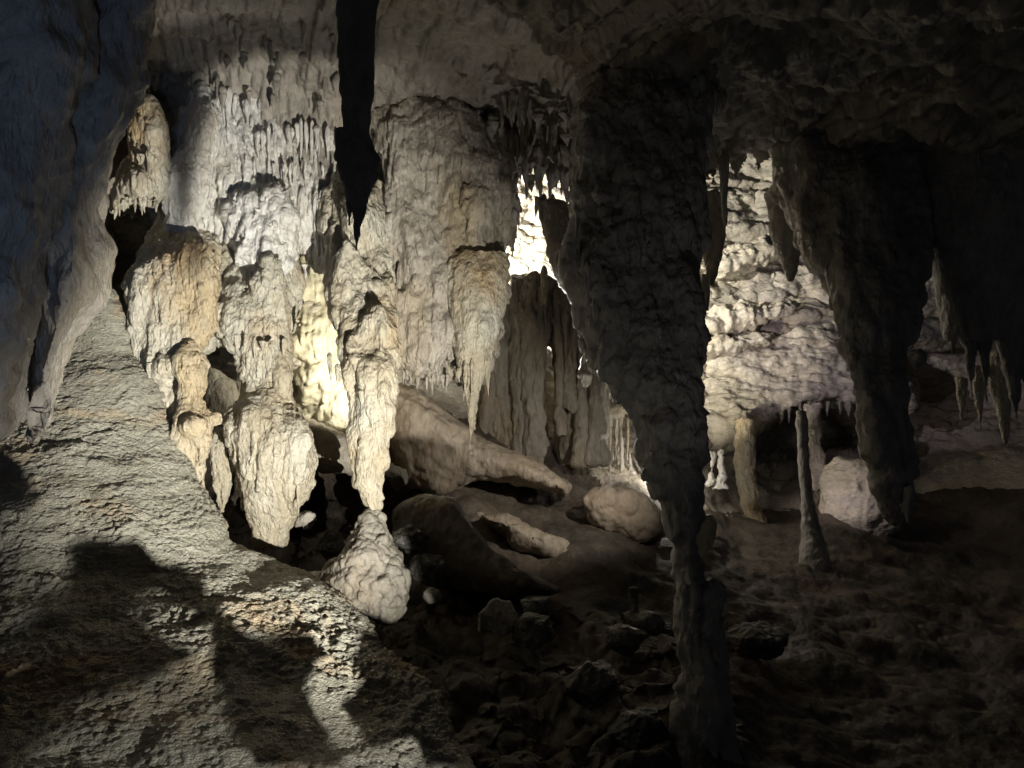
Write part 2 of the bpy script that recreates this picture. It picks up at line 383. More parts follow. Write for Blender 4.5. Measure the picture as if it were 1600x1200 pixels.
# --- hanging curtains near the camera on the left
b = Body()
b.slab([(-400, -500), (90, -300), (160, -60), (150, 80), (90, 230), (60, 400), (50, 520), (40, 580), (12, 640), (-20, 690), (-400, 720)],
       lambda x, y: 7.7+.0010*(x+200)+0*y, .8, .8, 110, 9)
b.build('dripstone_curtain', M['drape'], .03, 3, coarse=3, csmooth=10, spec=[('n', .40, .6), ('f', .09, 2.6, (1, 1, .2)), ('b', .10, 2.2, (1, 1, .7), 3), ('r', .05, 3)], spec2=[('n', .04, 6, (1, 1, .5)), ('c', .05, 3.5, (1, 1, .6), 2)],
        label='bluish dim dripstone curtain at the very edge, nearest the viewer', cat='dripstone curtain')
b = Body()
b.slab([(60, -400), (300, -300), (290, -60), (262, 20), (240, 110), (205, 200), (182, 260), (160, 330), (172, 400), (168, 450), (150, 490), (122, 530), (100, 580), (84, 640), (62, 700), (40, 722), (38, 640), (42, 560), (48, 400), (40, 200)],
       lambda x, y: 8.6+.0012*(x-100), .7, .9, 90, 8)
b.build('dripstone_curtain', M['drape'], .03, 3, coarse=3, csmooth=10, spec=[('n', .32, .7, (1, 1, 1), 4), ('f', .07, 2.6, (1, .5, .3)), ('b', .09, 2.2, (1, 1, .7), 3), ('r', .05, 3, (1, 1, .6))], spec2=[('n', .04, 6, (1, 1, .5)), ('c', .05, 4, (1, 1, .6), 2)],
        label='grey brown dripstone curtain tapering to a foot on the scalloped mound', cat='dripstone curtain')
b = Body(); b.tube([(592, 30, 36, 12.6), (620, 18, 44, 12.6), (650, 5, 52, 12.5), (665, -5, 58, 12.5), (700, -8, 60, 12.4)])
b.hem([(0, 655, 12.3), (50, 655, 12.3)], 8, 5, 14, 2)
b.build('stalagmite', M['ochre'], .022, 3, [('n', .05, 3)], FL, label='small cream fluted stalagmite peeking out between the two dim curtains', cat='stalagmite')

# --- cluster hanging above the black hollow
b = Body()
b.slab([(222, 150), (250, 160), (262, 200), (256, 300), (246, 322), (225, 318), (205, 312), (186, 330), (170, 342), (166, 330), (180, 290), (196, 262), (206, 235), (202, 190), (212, 160)], 12.6, .4, .8, 30, 4)
b.ball(222, 288, 12.2, 24, 26, .28); b.ball(240, 250, 12.3, 12, 34, .15, 10)
b.hem([(170, 325, 12.3), (200, 310, 12.2), (225, 312, 12.2), (248, 318, 12.3)], 14, 4.5, 22, 5)
b.hem([(206, 190, 12.4), (250, 195, 12.3)], 9, 5, 34, 6); b.hem([(205, 240, 12.3), (255, 250, 12.2)], 9, 5, 34, 7)
b.build('stalactite_cluster', M['cream'], .013, 2, coarse=4, csmooth=12, spec=RK, spec2=FL, label='ragged pale cluster of dripstone hanging over the black hollow', cat='stalactite cluster')

# --- bright upper flowstone wall
up = lambda x, y: 13.5+.0012*(x-400)-.0014*(y-250)
b = Body()
b.slab([(300, 60), (400, 20), (540, 20), (580, 90), (600, 200), (600, 330), (560, 420), (500, 425), (470, 400), (440, 430), (345, 425), (330, 385), (300, 392), (258, 375), (268, 300), (275, 230), (292, 150)], up, .35, .7, 50, 6)
b.hem([(262, 372, 13.1), (300, 380, 13.1), (345, 410, 13.1), (440, 420, 13.0), (500, 415, 13.0)], 22, 6, 26, 11)
for (x, y, w, l) in [(345, 190, 5, 60), (356, 180, 4, 90), (372, 175, 5, 70), (338, 170, 5, 50), (385, 180, 4, 60), (452, 190, 5, 100), (482, 110, 4, 60), (498, 180, 8, 60), (510, 200, 5, 60),
                     (400, 220, 4, 50), (420, 240, 5, 60), (436, 300, 5, 90), (470, 300, 5, 100), (485, 300, 5, 110), (500, 290, 5, 100), (355, 260, 5, 80), (368, 250, 5, 70), (520, 250, 5, 60), (545, 260, 5, 70)]:
    b.tube([(y-l*.4, x-w, x+w, up(x, y)-.22), (y+l*.2, x-w*.9, x+w*.9, up(x, y)-.3), (y+l*.6, x-1, x+1, up(x, y)-.32)], 1.2, 10, 6)
b.hem([(332, 165, 13.1), (352, 150, 13.1), (395, 165, 13.05)], 12, 5, 52, 81, .06)
b.hem([(400, 215, 13.05), (470, 200, 13.05), (540, 215, 13.1)], 16, 5, 44, 82, .06)
b.hem([(350, 250, 13.05), (430, 262, 13.0), (530, 262, 13.05)], 18, 4, 36, 83, .06)
b.hem([(470, 310, 13.0), (512, 320, 13.0)], 12, 5, 60, 84, .08)
b.build('flowstone_wall', M['white'], .016, 1,
        [('n', .10, 1.0), ('d', .10, 6.5, .5, 3), ('f', .05, 5, (1, 1, .2), 2)], [('d', .06, 12, .25, 8), ('n', .025, 9, (1, 1, .5)), ('c', .03, 7, (1, 1, .5), 1)],
        label='brightly lit white flowstone wall covered in short drips above the columns', cat='flowstone wall')
b = Body()
b.tube([(132, 305, 325, 13.2), (150, 300, 335, 13.0), (200, 285, 340, 12.9), (260, 272, 332, 12.8), (320, 262, 330, 12.7), (360, 258, 312, 12.8), (378, 262, 296, 12.9)], .6)
b.ball(318, 210, 12.85, 24, 60, .25, -8)
b.build('flowstone_fold', M['white'], .014, 2, coarse=4, csmooth=12, spec=RK, spec2=FL, label='smooth white leaning fold of flowstone beside the brown shaded shaft', cat='flowstone fold')
b = Body()
b.tube([(276, 400, 422, 13.35), (300, 372, 445, 13.2), (330, 355, 462, 13.05), (370, 350, 468, 12.9), (400, 365, 465, 12.8), (425, 392, 450, 12.75), (438, 402, 442, 12.8)], .7)
b.ball(436, 335, 12.85, 26, 50, .22, 12); b.ball(392, 345, 12.85, 26, 44, .2, -14); b.ball(425, 395, 12.65, 26, 34, .2)
b.build('flowstone_boss', M['white'], .014, 2, coarse=4, csmooth=12, spec=[('n', .14, 1.8), ('r', .10, 2.4, (1, 1, .7), 2)], spec2=[('c', .06, 5, (1, 1, .5), 1), ('d', .06, 7, .5, 2), ('n', .04, 8)], label='bulging white flowstone boss hanging over the ochre column', cat='flowstone boss')

# --- columns of the bright group
b = Body()
b.tube([(335, 262, 318, 13.35), (360, 240, 335, 13.1), (380, 226, 343, 12.9), (400, 216, 345, 12.7), (430, 207, 344, 12.5), (475, 207, 340, 12.3), (520, 209, 326, 12.3), (560, 211, 305, 12.3), (590, 214, 285, 12.2), (620, 232, 285, 12.1), (670, 250, 288, 12.0), (740, 268, 300, 11.9), (790, 285, 315, 11.9)], .7)
b.ball(302, 460, 12.2, 40, 90, .25); b.ball(243, 470, 12.15, 34, 80, .2); b.ball(256, 575, 11.9, 16, 20, .2)
b.hem([(225, 560, 12.0), (270, 600, 11.9)], 5, 8, 30, 4)
b.build('dripstone_column', M['ochre'], .014, 2, coarse=4, csmooth=12, spec=[('n', .10, 1.5), ('f', .07, 4.2, (1, 1, .13)), ('d', .055, 4.5, .9, 3)], spec2=FL, label='broad bulging ochre column standing next to the black hollow', cat='column')
b = Body()
b.tube([(526, 290, 302, 12.0), (545, 275, 318, 11.9), (575, 268, 326, 11.85), (600, 276, 320, 11.9), (630, 282, 314, 11.9), (650, 272, 332, 11.8), (690, 270, 330, 11.75), (730, 280, 324, 11.8), (765, 292, 322, 11.8), (788, 304, 320, 11.8)], .8)
b.ball(338, 655, 11.9, 10, 14, .12); b.ball(300, 668, 11.6, 20, 16, .15)
b.build('dripstone_column', M['ochre'], .013, 2, coarse=4, csmooth=12, spec=RK, spec2=FL, label='slim tan column with an onion-shaped head leaning on the scalloped mound', cat='column')
b = Body()
b.tube([(672, 330, 355, 12.4), (700, 326, 364, 12.3), (750, 326, 360, 12.3), (790, 335, 356, 12.3), (804, 342, 352, 12.3)], .9)
b.build('stalactite', M['cream'], .013, 2, coarse=4, csmooth=12, spec=RK, spec2=FL, label='short pale fluted stalactite tucked between the two ochre columns', cat='stalactite')
b = Body()
b.tube([(690, 360, 380, 12.5), (740, 366, 384, 12.4), (790, 374, 386, 12.4), (818, 378, 383, 12.4)], .9)
b.build('stalactite', M['cream'], .013, 2, coarse=4, csmooth=12, spec=RK, spec2=FL, label='thin blade of dripstone hugging the bulbous column', cat='stalactite')
b = Body()
b.slab([(330, 380), (460, 380), (470, 440), (455, 520), (350, 540), (300, 560), (215, 500), (225, 400)], 13.1, .3, .6, 40, 6)
b.tube([(385, 375, 440, 13.3), (415, 358, 448, 13.05), (445, 346, 452, 12.8), (480, 341, 453, 12.6), (520, 345, 450, 12.5), (545, 372, 455, 12.5), (575, 380, 448, 12.5), (600, 384, 440, 12.5), (625, 372, 452, 12.4), (645, 363, 464, 12.3),
        (680, 357, 480, 12.2), (712, 366, 487, 12.15), (740, 379, 486, 12.15), (770, 386, 476, 12.2), (800, 391, 456, 12.3), (848, 396, 446, 12.35)], .75)
b.tube([(550, 425, 448, 12.35), (580, 430, 458, 12.3), (605, 434, 457, 12.3), (630, 441, 451, 12.3)], .8, 16, 5); b.ball(372, 500, 12.4, 30, 40, .2); b.ball(425, 470, 12.4, 30, 70, .15); b.ball(398, 700, 11.95, 26, 60, .22); b.ball(455, 700, 12.0, 26, 50, .22)
b.hem([(350, 520, 12.2), (400, 535, 12.0), (450, 535, 12.2)], 12, 6, 24, 21)
b.hem([(380, 720, 12.0), (470, 740, 12.0)], 9, 7, 60, 22)
b.build('dripstone_column', M['cream'], .013, 2, coarse=4, csmooth=12, spec=[('n', .10, 1.5), ('f', .07, 4.2, (1, 1, .13)), ('d', .055, 4.5, .9, 5)], spec2=FL, label='bulbous cream column with a narrow waist and a bright white foot', cat='column')
b = Body()
b.tube([(270, 515, 600, 13.3), (300, 505, 610, 13.0), (350, 500, 616, 12.95), (400, 501, 616, 12.75), (450, 508, 620, 12.4), (500, 518, 626, 12.0), (545, 525, 628, 11.75), (580, 530, 622, 11.5), (620, 535, 616, 11.5),
        (660, 538, 609, 11.5), (690, 541, 604, 11.5), (712, 546, 608, 11.5), (735, 551, 605, 11.5), (755, 558, 598, 11.5), (780, 562, 597, 11.5), (802, 566, 602, 11.5)], .75)
b.ball(560, 345, 12.5, 30, 50, .4, 8); b.ball(540, 450, 12.1, 26, 80, .2); b.ball(590, 520, 11.7, 28, 46, .25); b.ball(585, 640, 11.4, 18, 40, .15)
b.hem([(515, 560, 11.5), (560, 620, 11.3), (600, 590, 11.4)], 10, 6, 40, 31)
b.build('dripstone_column', M['cream'], .013, 2, coarse=4, csmooth=12, spec=[('n', .10, 1.6), ('b', .06, 3, (1, 1, .6), 2), ('f', .07, 4.5, (1, 1, .2)), ('d', .06, 5, .7, 7)], spec2=[('c', .05, 6, (1, 1, .7), 1), ('n', .035, 9, (1, 1, .8), 4)],
        label='long rough column narrowing downwards until it meets the pale boulder', cat='column')
b = Body()
b.tube([(792, 572, 600, 11.5), (815, 560, 612, 11.5), (850, 540, 620, 11.4), (885, 524, 630, 11.3), (920, 522, 634, 11.2), (945, 545, 632, 11.2), (958, 575, 618, 11.2)], .8)
b.ball(535, 900, 11.5, 20, 26)
b.build('boulder', M['ceil'], .013, 1, coarse=4, csmooth=12, spec=[('n', .30, 1.3), ('b', .07, 4, (1, 1, 1), 2)], spec2=PIT, label='pale knobbly boulder under the foot of the long rough column', cat='boulder')

# --- central grey drapery
cd = lambda x, y: 13.2+.0004*(x-680)-.0006*(y-300)
b = Body()
b.slab([(575, 180), (600, 150), (660, 138), (720, 150), (760, 195), (795, 245), (806, 300), (800, 400), (790, 470), (772, 560), (760, 600), (715, 605), (700, 560), (697, 600), (675, 598), (640, 588), (620, 560), (600, 440)], cd, .55, .8, 60, 6)
b.hem([(620, 430, 12.75), (690, 440, 12.7)], 10, 5, 60, 43, .06)
b.hem([(740, 240, 12.8), (800, 290, 12.9)], 10, 5, 44, 45, .08)
b.hem([(625, 570, 13.0), (660, 585, 13.0), (700, 590, 12.9)], 16, 5, 26, 41)
b.ball(740, 330, 12.9, 40, 60, .35); b.ball(650, 230, 13.1, 60, 60, .4)
b.build('dripstone_drapery', M['drape'], .017, 2, [('n', .22, .9), ('b', .16, 1.4, (1, 1, .8), 4), ('d', .06, 4, .9, 3), ('f', .045, 4.5, (1, .6, .14), 2)], [('d', .05, 11, .4, 8), ('n', .02, 9, (1, 1, .5))],
        label='wide grey drapery of fluted dripstone in the middle of the cave', cat='drapery')
b = Body()
b.tube([(395, 700, 800, 12.9), (430, 697, 798, 12.7), (470, 699, 791, 12.6), (510, 702, 783, 12.55), (555, 706, 772, 12.5), (590, 713, 762, 12.5), (615, 720, 758, 12.5), (640, 725, 752, 12.5), (665, 729, 745, 12.5), (685, 731, 740, 12.5), (712, 734.5, 736.5, 12.5)], .8, step=6)
b.tube([(600, 738, 760, 12.5), (640, 741, 753, 12.5), (676, 744, 746, 12.5)], 1, 12, 5)
b.hem([(712, 580, 12.4), (765, 570, 12.4)], 7, 5, 50, 44)
b.build('stalactite', M['cream'], .016, 2, RK, [('c', .03, 8, (1, 1, .5), 1), ('n', .022, 13)], label='large tapering stalactite with a long needle tip in the middle', cat='stalactite')

# --- near dark hanging stalactite
b = Body()
b.tube([(-120, 505, 620, 5.0), (0, 528, 590, 5.0), (80, 527, 584, 5.0), (150, 531, 583, 5.0), (200, 536, 575, 5.0), (222, 530, 578, 5.0), (245, 526, 596, 5.0), (275, 533, 594, 5.0), (300, 540, 580, 5.0), (330, 550, 572, 5.0), (355, 552, 562, 5.0), (392, 555, 558, 5.0)], .8, step=6)
t_ = b.build('stalactite', M['dark'], .008, 1, [('n', .022, 4), ('f', .010, 12, (1, 1, .2))], [('d', .012, 20, .2, 3), ('n', .008, 18)], label='black silhouetted stalactite with a forked tip, hanging before the bright wall', cat='stalactite')
b = Body(); b.tube([(200, 524, 545, 5.0), (225, 522, 550, 5.0), (270, 531, 552, 5.0), (320, 541, 551, 5.0), (352, 544, 547, 5.0)], .9, step=6)
b.build('side_tip', M['dark'], .008, 1, [('n', .012, 4)], [('n', .006, 18)], parent=t_)

# --- gap with bright wall, its little stalactites
b = Body()
b.tube([(305, 838, 858, 12.4), (318, 836, 888, 12.3), (350, 842, 895, 12.2), (400, 858, 905, 12.0), (440, 878, 915, 11.9), (480, 896, 922, 11.8), (520, 906, 926, 11.7), (548, 911, 924, 11.7), (600, 913, 917, 11.7)], .8)
b.build('stalactite', M['drape'], .02, 3, RK, FL, label='slanting grey stalactite bordering the glowing gap', cat='stalactite')

# --- fluted columns at the middle distance
b = Body()
bk = lambda x, y: 17.5+0*x
b.slab([(800, 425), (850, 430), (880, 440), (905, 480), (920, 540), (945, 570), (950, 640), (940, 720), (872, 726), (868, 600), (862, 545), (856, 535), (851, 560), (853, 732), (800, 735), (740, 730), (745, 600), (780, 520)], bk, .4, .8, 40, 5)
b.hem([(780, 500, 17), (850, 470, 16.9), (900, 520, 16.8)], 14, 5, 50, 51)
t_ = b.build('fluted_columns', M['drape'], .03, 2, [('n', .12, 1.2), ('f', .10, 3.5, (1, 1, .12), 2)], [('n', .04, 6, (1, 1, .4)), ('c', .04, 5, (1, 1, .4), 1)],
        label='bank of fused fluted columns under the glowing gap', cat='column bank')
for (x, w, y0, y1, d) in [(785, 16, 450, 720, 17.2), (808, 14, 440, 725, 17.1), (828, 14, 430, 722, 17.0), (843, 8, 450, 715, 16.9), (876, 9, 450, 680, 17.0), (892, 13, 450, 640, 17.0), (912, 13, 540, 725, 16.9), (930, 11, 575, 720, 16.8), (764, 13, 540, 720, 17.2)]:
    b = Body(); b.tube([(y0, x-w*.8, x+w*.8, d+.2), (y0*.75+y1*.25, x-w*1.1, x+w*.9, d), ((y0+y1)/2, x-w*.9, x+w, d-.05), (y0*.3+y1*.7, x-w*1.1, x+w, d), (y1, x-w*1.3, x+w*1.3, d)], .9, 20)
    b.build('column', M['drape'], .028, 2, [('n', .14, 1.6), ('f', .08, 4.5, (1, 1, .15), x)], [('n', .05, 6, (1, 1, .4)), ('d', .06, 7, .5, 3), ('c', .04, 5, (1, 1, .4), 1)], parent=t_)

# --- big dark column
b = Body()
b.tube([(40, 965, 1150, 11.6), (110, 935, 1130, 11.2), (200, 900, 1112, 10.7), (250, 886, 1104, 10.5), (310, 880, 1097, 10.3), (380, 885, 1094, 10.1), (440, 894, 1090, 9.9), (520, 912, 1086, 9.7), (560, 930, 1088, 9.6), (600, 950, 1091, 9.5), (645, 980, 1093, 9.35), (690, 1006, 1090, 9.2), (737, 1024, 1083, 9.0), (790, 1036, 1077, 9.0),
        (830, 1036, 1080, 9.0), (880, 1042, 1092, 9.0), (930, 1048, 1105, 8.9), (970, 1056, 1122, 8.9), (1010, 1064, 1130, 8.8), (1060, 1068, 1124, 8.8), (1130, 1064, 1130, 8.8), (1200, 1050, 1145, 8.7), (1260, 1030, 1170, 8.6)], .7)
b.ball(1112, 945, 8.8, 14, 30)
b.chain([(950, 300, 10.1, 30), (985, 450, 9.6, 32), (1010, 560, 9.3, 28), (1035, 660, 9.1, 24), (1050, 740, 9.0, 16)])
b.chain([(1050, 260, 10.3, 30), (1066, 450, 9.6, 24), (1070, 600, 9.3, 20), (1068, 700, 9.1, 16)])
b.hem([(900, 330, 9.8), (930, 480, 9.4), (970, 590, 9.2)], 8, 7, 60, 61)
b.build('dripstone_column', M['dark'], .022, 2, coarse=4, csmooth=12, spec=[('n', .16, 1.3), ('f', .10, 3.5, (1, 1, .18), 2), ('d', .08, 4.5, 1.0, 2)], spec2=[('r', .05, 4, (1, 1, .5), 1), ('d', .06, 9, .4, 2), ('n', .04, 10)],
        label='tallest dark column, wide above and thin at its foot, backlit along its edges', cat='column')

# --- dark stalactite columns to the right
b = Body()
b.tube([(100, 1190, 1500, 13), (200, 1205, 1480, 13), (300, 1225, 1462, 12.6), (370, 1248, 1445, 12.3), (400, 1262, 1440, 12.1), (456, 1291, 1432, 11.8), (512, 1310, 1424, 11.5), (545, 1318, 1416, 11.4), (580, 1330, 1415, 11.2), (636, 1346, 1417, 11), (700, 1358, 1424, 11), (750, 1372, 1428, 11), (790, 1388, 1420, 11), (815, 1400, 1410, 11)], .7)
b.hem([(1352, 680, 10.9), (1385, 775, 10.9), (1415, 790, 10.9), (1428, 740, 10.9)], 14, 9, 44, 66, .2)
b.ball(1428, 556, 10.9, 14, 14); b.tube([(560, 1424, 1440, 10.9), (578, 1428, 1434, 10.9), (592, 1430, 1432, 10.9)], 1, 10, 4)
b.build('dripstone_column', M['dark'], .025, 3, [('n', .16, 1.4), ('f', .10, 3, (1, 1, .2), 2), ('d', .08, 4, 1.0, 5)], [('n', .05, 6), ('r', .04, 4)], label='dark tapering column with a hooked knob on its side', cat='column')
b = Body()
b.tube([(300, 1195, 1260, 15), (370, 1205, 1255, 15), (400, 1215, 1250, 15), (425, 1226, 1244, 15), (440, 1232, 1238, 15)], .9, step=6)
b.build('stalactite', M['dark'], .025, 2, [('n', .06, 3)], [('n', .03, 8)], label='blunt black stalactite before the ledges of the lit back wall', cat='stalactite')
b = Body()
b.tube([(150, 1440, 1680, 12), (300, 1446, 1650, 12), (400, 1455, 1640, 12), (467, 1464, 1630, 12), (500, 1470, 1600, 12), (531, 1476, 1580, 12)], .6)
t_ = b.build('stalactite_cluster', M['dark'], .025, 2, [('n', .06, 2)], [('n', .03, 8)], label='black cluster of pointed stalactites at the edge, in front of the pinkish wall', cat='stalactite cluster')
for (x0, x1, y0, tip, xt) in [(1474, 1500, 500, 555, 1490), (1495, 1530, 500, 622, 1518), (1522, 1552, 510, 628, 1541), (1548, 1600, 500, 668, 1590), (1560, 1620, 480, 600, 1600), (1590, 1640, 480, 640, 1618)]:
    b = Body(); b.tube([(y0-40, x0, x1, 12), (y0, x0, x1, 12), ((y0+tip)/2, (x0+xt)/2+1, (x1+xt)/2-1, 12), (tip, xt-1, xt+1, 12)], .8, 14, 5)
    b.build('stalactite', M['dark'], .02, 2, [('n', .06, 2)], [('n', .03, 8)], parent=t_)
for lab, x0, x1, y0, tip, xt in [('short pale hanging tooth under the dark cluster, thinnest of three', 1522, 1538, 620, 672, 1532),
                            ('long pale pointed tooth hanging lowest below the dark cluster', 1546, 1584, 600, 700, 1572),
                            ('tiny pale tooth hanging beside the hooked dark column', 1498, 1508, 640, 662, 1503)]:
    b = Body(); b.tube([(y0-50, x0-6, x1+6, 14.5), (y0, x0, x1, 14.5), ((y0+tip)/2, (x0+xt)/2, (x1+xt)/2, 14.4), (tip, xt-1, xt+1, 14.4)], .8, 14, 5)
    b.build('stalactite', M['cream'], .02, 2, [('n', .04, 4)], [('n', .02, 10)], label=lab, cat='stalactite')
b = Body(); b.tube([(305, 1100, 1128, 16), (320, 1095, 1134, 16), (360, 1092, 1134, 16), (395, 1098, 1130, 16), (425, 1104, 1122, 16), (450, 1108, 1116, 16)], .8)
b.build('stalactite', M['grey'], .03, 2, RK, FL, label='stubby grey stalactite beside the top of the tallest dark column', cat='stalactite')
b = Body(); b.tube([(240, 1122, 1140, 13), (300, 1125, 1138, 13), (340, 1129, 1137, 13), (367, 1133, 1135, 13)], .9, 12, 6)
b.build('stalactite', M['dark'], .02, 2, [('n', .03, 4)], None, label='narrow black spike hanging in front of the faint upper wall', cat='stalactite')
b = Body(); b.tube([(428, 1096, 1106, 16), (445, 1091, 1110, 16), (460, 1094, 1110, 16), (485, 1097, 1107, 16)], .9, 14, 5)
b.build('stalagmite', M['grey'], .02, 2, [('n', .03, 4)], None, label='smooth grey knob sticking out of the side of the tallest dark column', cat='knob')

# --- lit group far right
for pl_, dd_, lab in [([(1085, 492), (1130, 478), (1190, 480), (1232, 470), (1245, 488), (1200, 506), (1140, 520), (1085, 528)], 23.2, 'upper broken ledge jutting from the lit back wall, widest of the three'),
                 ([(1088, 540), (1120, 528), (1170, 522), (1210, 520), (1200, 540), (1140, 556), (1088, 560)], 23.0, 'lower broken ledge of the lit back wall, just above the fluted patch'),
                 ([(1120, 400), (1160, 385), (1200, 372), (1225, 376), (1215, 400), (1160, 425), (1110, 435)], 23.6, 'topmost broken ledge of the lit back wall, below the dark ceiling edge')]:
    b = Body(); b.slab(pl_, dd_-.2, .8, 1.4, 16, 4)
    b.build('rock_ledge', M['pink'], .04, 2, [('n', .2, 1.5), ('r', .15, 3)], [('c', .12, 4), ('n', .06, 8)], label=lab, cat='ledge')
b = Body()
b.slab([(1170, 672), (1200, 660), (1235, 640), (1280, 625), (1350, 628), (1430, 640), (1430, 600), (1300, 520), (1160, 530), (1090, 550), (1090, 690), (1140, 700)], lambda x, y: 22.9-.010*np.clip(y-540, 0, 120), .25, 3.0, 30, 6)
b.build('rock_shelf', M['pink'], .045, 3, [('n', .28, 1.0), ('r', .16, 1.6, (.6, 1, 2))], [('r', .12, 2, (.5, 1, 2.4), 5), ('n', .08, 5)], label='jutting pinkish rock shelf roofing the dark alcoves', cat='rock shelf')
for k_ in range(16):
    x_ = 1100+k_*15+random.uniform(-4, 4); y_ = float(np.interp(x_, [1090, 1170, 1250, 1350], [690, 675, 640, 636]))-6
    hang(random.choice(sp), x_, y_, 21.9, random.uniform(12, 34), random.uniform(.7, 1.3), 'one of the short stalactites along the lip of the pinkish rock shelf', 'short stalactites along the lip of the rock shelf')
for k_ in range(14):
    x_ = random.uniform(1150, 1290); y_ = random.uniform(520, 590)
    hang(random.choice(spw), x_, y_, float(shell(np.array([x_]), np.array([y_]))[0])-.25, random.uniform(20, 50), random.uniform(1, 1.7), 'one of the pale slim stalactites on the lit back wall between two large dark columns', 'pale slim stalactites on the lit back wall')
b = Body()
b.slab([(1395, 505), (1480, 500), (1660, 500), (1660, 566), (1600, 560), (1560, 552), (1500, 540), (1440, 548), (1395, 552)], 20.8, .5, 3.4, 30, 5)
b.build('rock_shelf', M['pink'], .045, 3, [('n', .2, 1.0), ('r', .12, 2, (1, 1, 2))], [('c', .08, 3.5, (1, 1, 1), 1), ('n', .04, 7)], label='dim mauve rock shelf beyond the hooked dark column, above the blackness', cat='rock shelf')
b = Body(); b.tube([(655, 1146, 1178, 20.6), (690, 1148, 1177, 20.5), (740, 1150, 1180, 20.4), (790, 1160, 1184, 20), (830, 1180, 1205, 19.6), (860, 1200, 1228, 19.2)], .9, 18)
b.build('dripstone_column', M['ochre'], .03, 2, [('n', .08, 1.5), ('f', .05, 4, (1, 1, .2), 2)], FL, label='slender fluted ochre column whose foot curves down beside the black pit', cat='column')
b = Body(); b.tube([(632, 1255, 1285, 20.6), (650, 1260, 1280, 20.6), (690, 1264, 1280, 20.5), (720, 1266, 1290, 20.4), (745, 1262, 1292, 20.3), (765, 1255, 1282, 20.2)], .9, 18)
b.build('dripstone_column', M['pink'], .03, 2, [('n', .07, 2)], FL, label='short pale column holding up the rock shelf over the boulder', cat='column')
b = Body(); b.tube([(640, 1242, 1262, 17), (700, 1246, 1264, 17), (760, 1248, 1270, 17), (830, 1252, 1285, 16.8), (900, 1250, 1300, 16.5)], .9, 16)
b.build('dripstone_column', M['dark'], .03, 2, [('n', .06, 2)], [('n', .03, 7)], label='thin dark column standing in front of the alcoves', cat='column')
b = Body()
b.tube([(722, 1310, 1370, 19.6), (745, 1292, 1400, 19.4), (775, 1285, 1415, 19.2), (810, 1292, 1410, 19), (840, 1310, 1390, 18.8), (860, 1325, 1370, 18.8)], .8)
b.build('boulder', M['pink'], .035, 3, [('n', .2, 1.2), ('r', .08, 2.5)], [('n', .04, 6)], label='round pinkish boulder below the alcoves, lit from above', cat='boulder')
b = Body(); b.tube([(800, 1080, 1115, 15), (820, 1070, 1122, 15), (850, 1072, 1120, 15), (870, 1080, 1100, 14.8)], .8)
b.build('boulder', M['cream'], .03, 3, [('n', .12, 1.6)], [('n', .02, 6)], label='smooth pale boulder directly behind the foot of the tallest dark column', cat='boulder')
for i, (x, y, w, l, lab) in enumerate([(968, 745, 9, 60, 'glowing white stalagmite, thickest of the bright group behind the dark column'), (985, 752, 6, 48, 'glowing thin white stalagmite between two brighter neighbours'),
                                     (1005, 760, 8, 40, 'glowing squat white stalagmite touching the dark column'), (1113, 742, 5, 34, 'small blazing white stalagmite near the hidden lamp'),
                                     (1128, 748, 9, 44, 'broad blazing white stalagmite near the hidden lamp')]):
    b = Body(); b.tube([(y-l, x-2, x+2, 18.6), (y-l*.6, x-w*.6, x+w*.6, 18.6), (y, x-w, x+w, 18.5), (y+16, x-w*1.7, x+w*1.7, 18.5)], .9, 14, 5)
    b.build('stalagmite', M['white'], .02, 1, [('n', .12, 3)], [('c', .06, 6), ('n', .03, 10)], label=lab, cat='stalagmite')
b = Body()
for (x, y, l, w) in [(945, 640, 70, 5), (953, 650, 90, 4), (962, 650, 70, 4), (970, 660, 80, 4), (938, 620, 80, 5), (980, 670, 50, 4)]:
    b.tube([(y-20, x-w, x+w, 18.2), (y+l*.5, x-w*.7, x+w*.7, 18.2), (y+l, x-1, x+1, 18.2)], 1, 10, 5)
b.ball(955, 635, 18.4, 32, 22, .4)
b.build('stalactite_cluster', M['cream'], .025, 2, [('n', .04, 3)], None, label='fringe of thin bright stalactites just behind the slanting dark column edge', cat='stalactite cluster')

b = Body()
b.slab([(425, 330), (480, 330), (540, 360), (565, 520), (580, 620), (590, 700), (540, 700), (470, 655), (440, 620), (430, 500)], 15.3, .35, .6, 40, 6)
b.ball(480, 540, 15.0, 36, 26, .3); b.ball(500, 590, 15.0, 40, 34, .35); b.ball(470, 450, 15.1, 22, 50, .2); b.ball(555, 640, 15.0, 50, 34, .4)
b.hem([(455, 500, 14.95), (520, 540, 14.95)], 8, 5, 24, 71)
b.build('flowstone_wall', M['yellow'], .025, 2, coarse=3, csmooth=4, spec=[('n', .16, 1.4), ('r', .14, 2.0)], spec2=[('n', .05, 5), ('d', .06, 7, .4, 2)], label='glowing yellow flowstone wall seen between the columns', cat='flowstone wall')

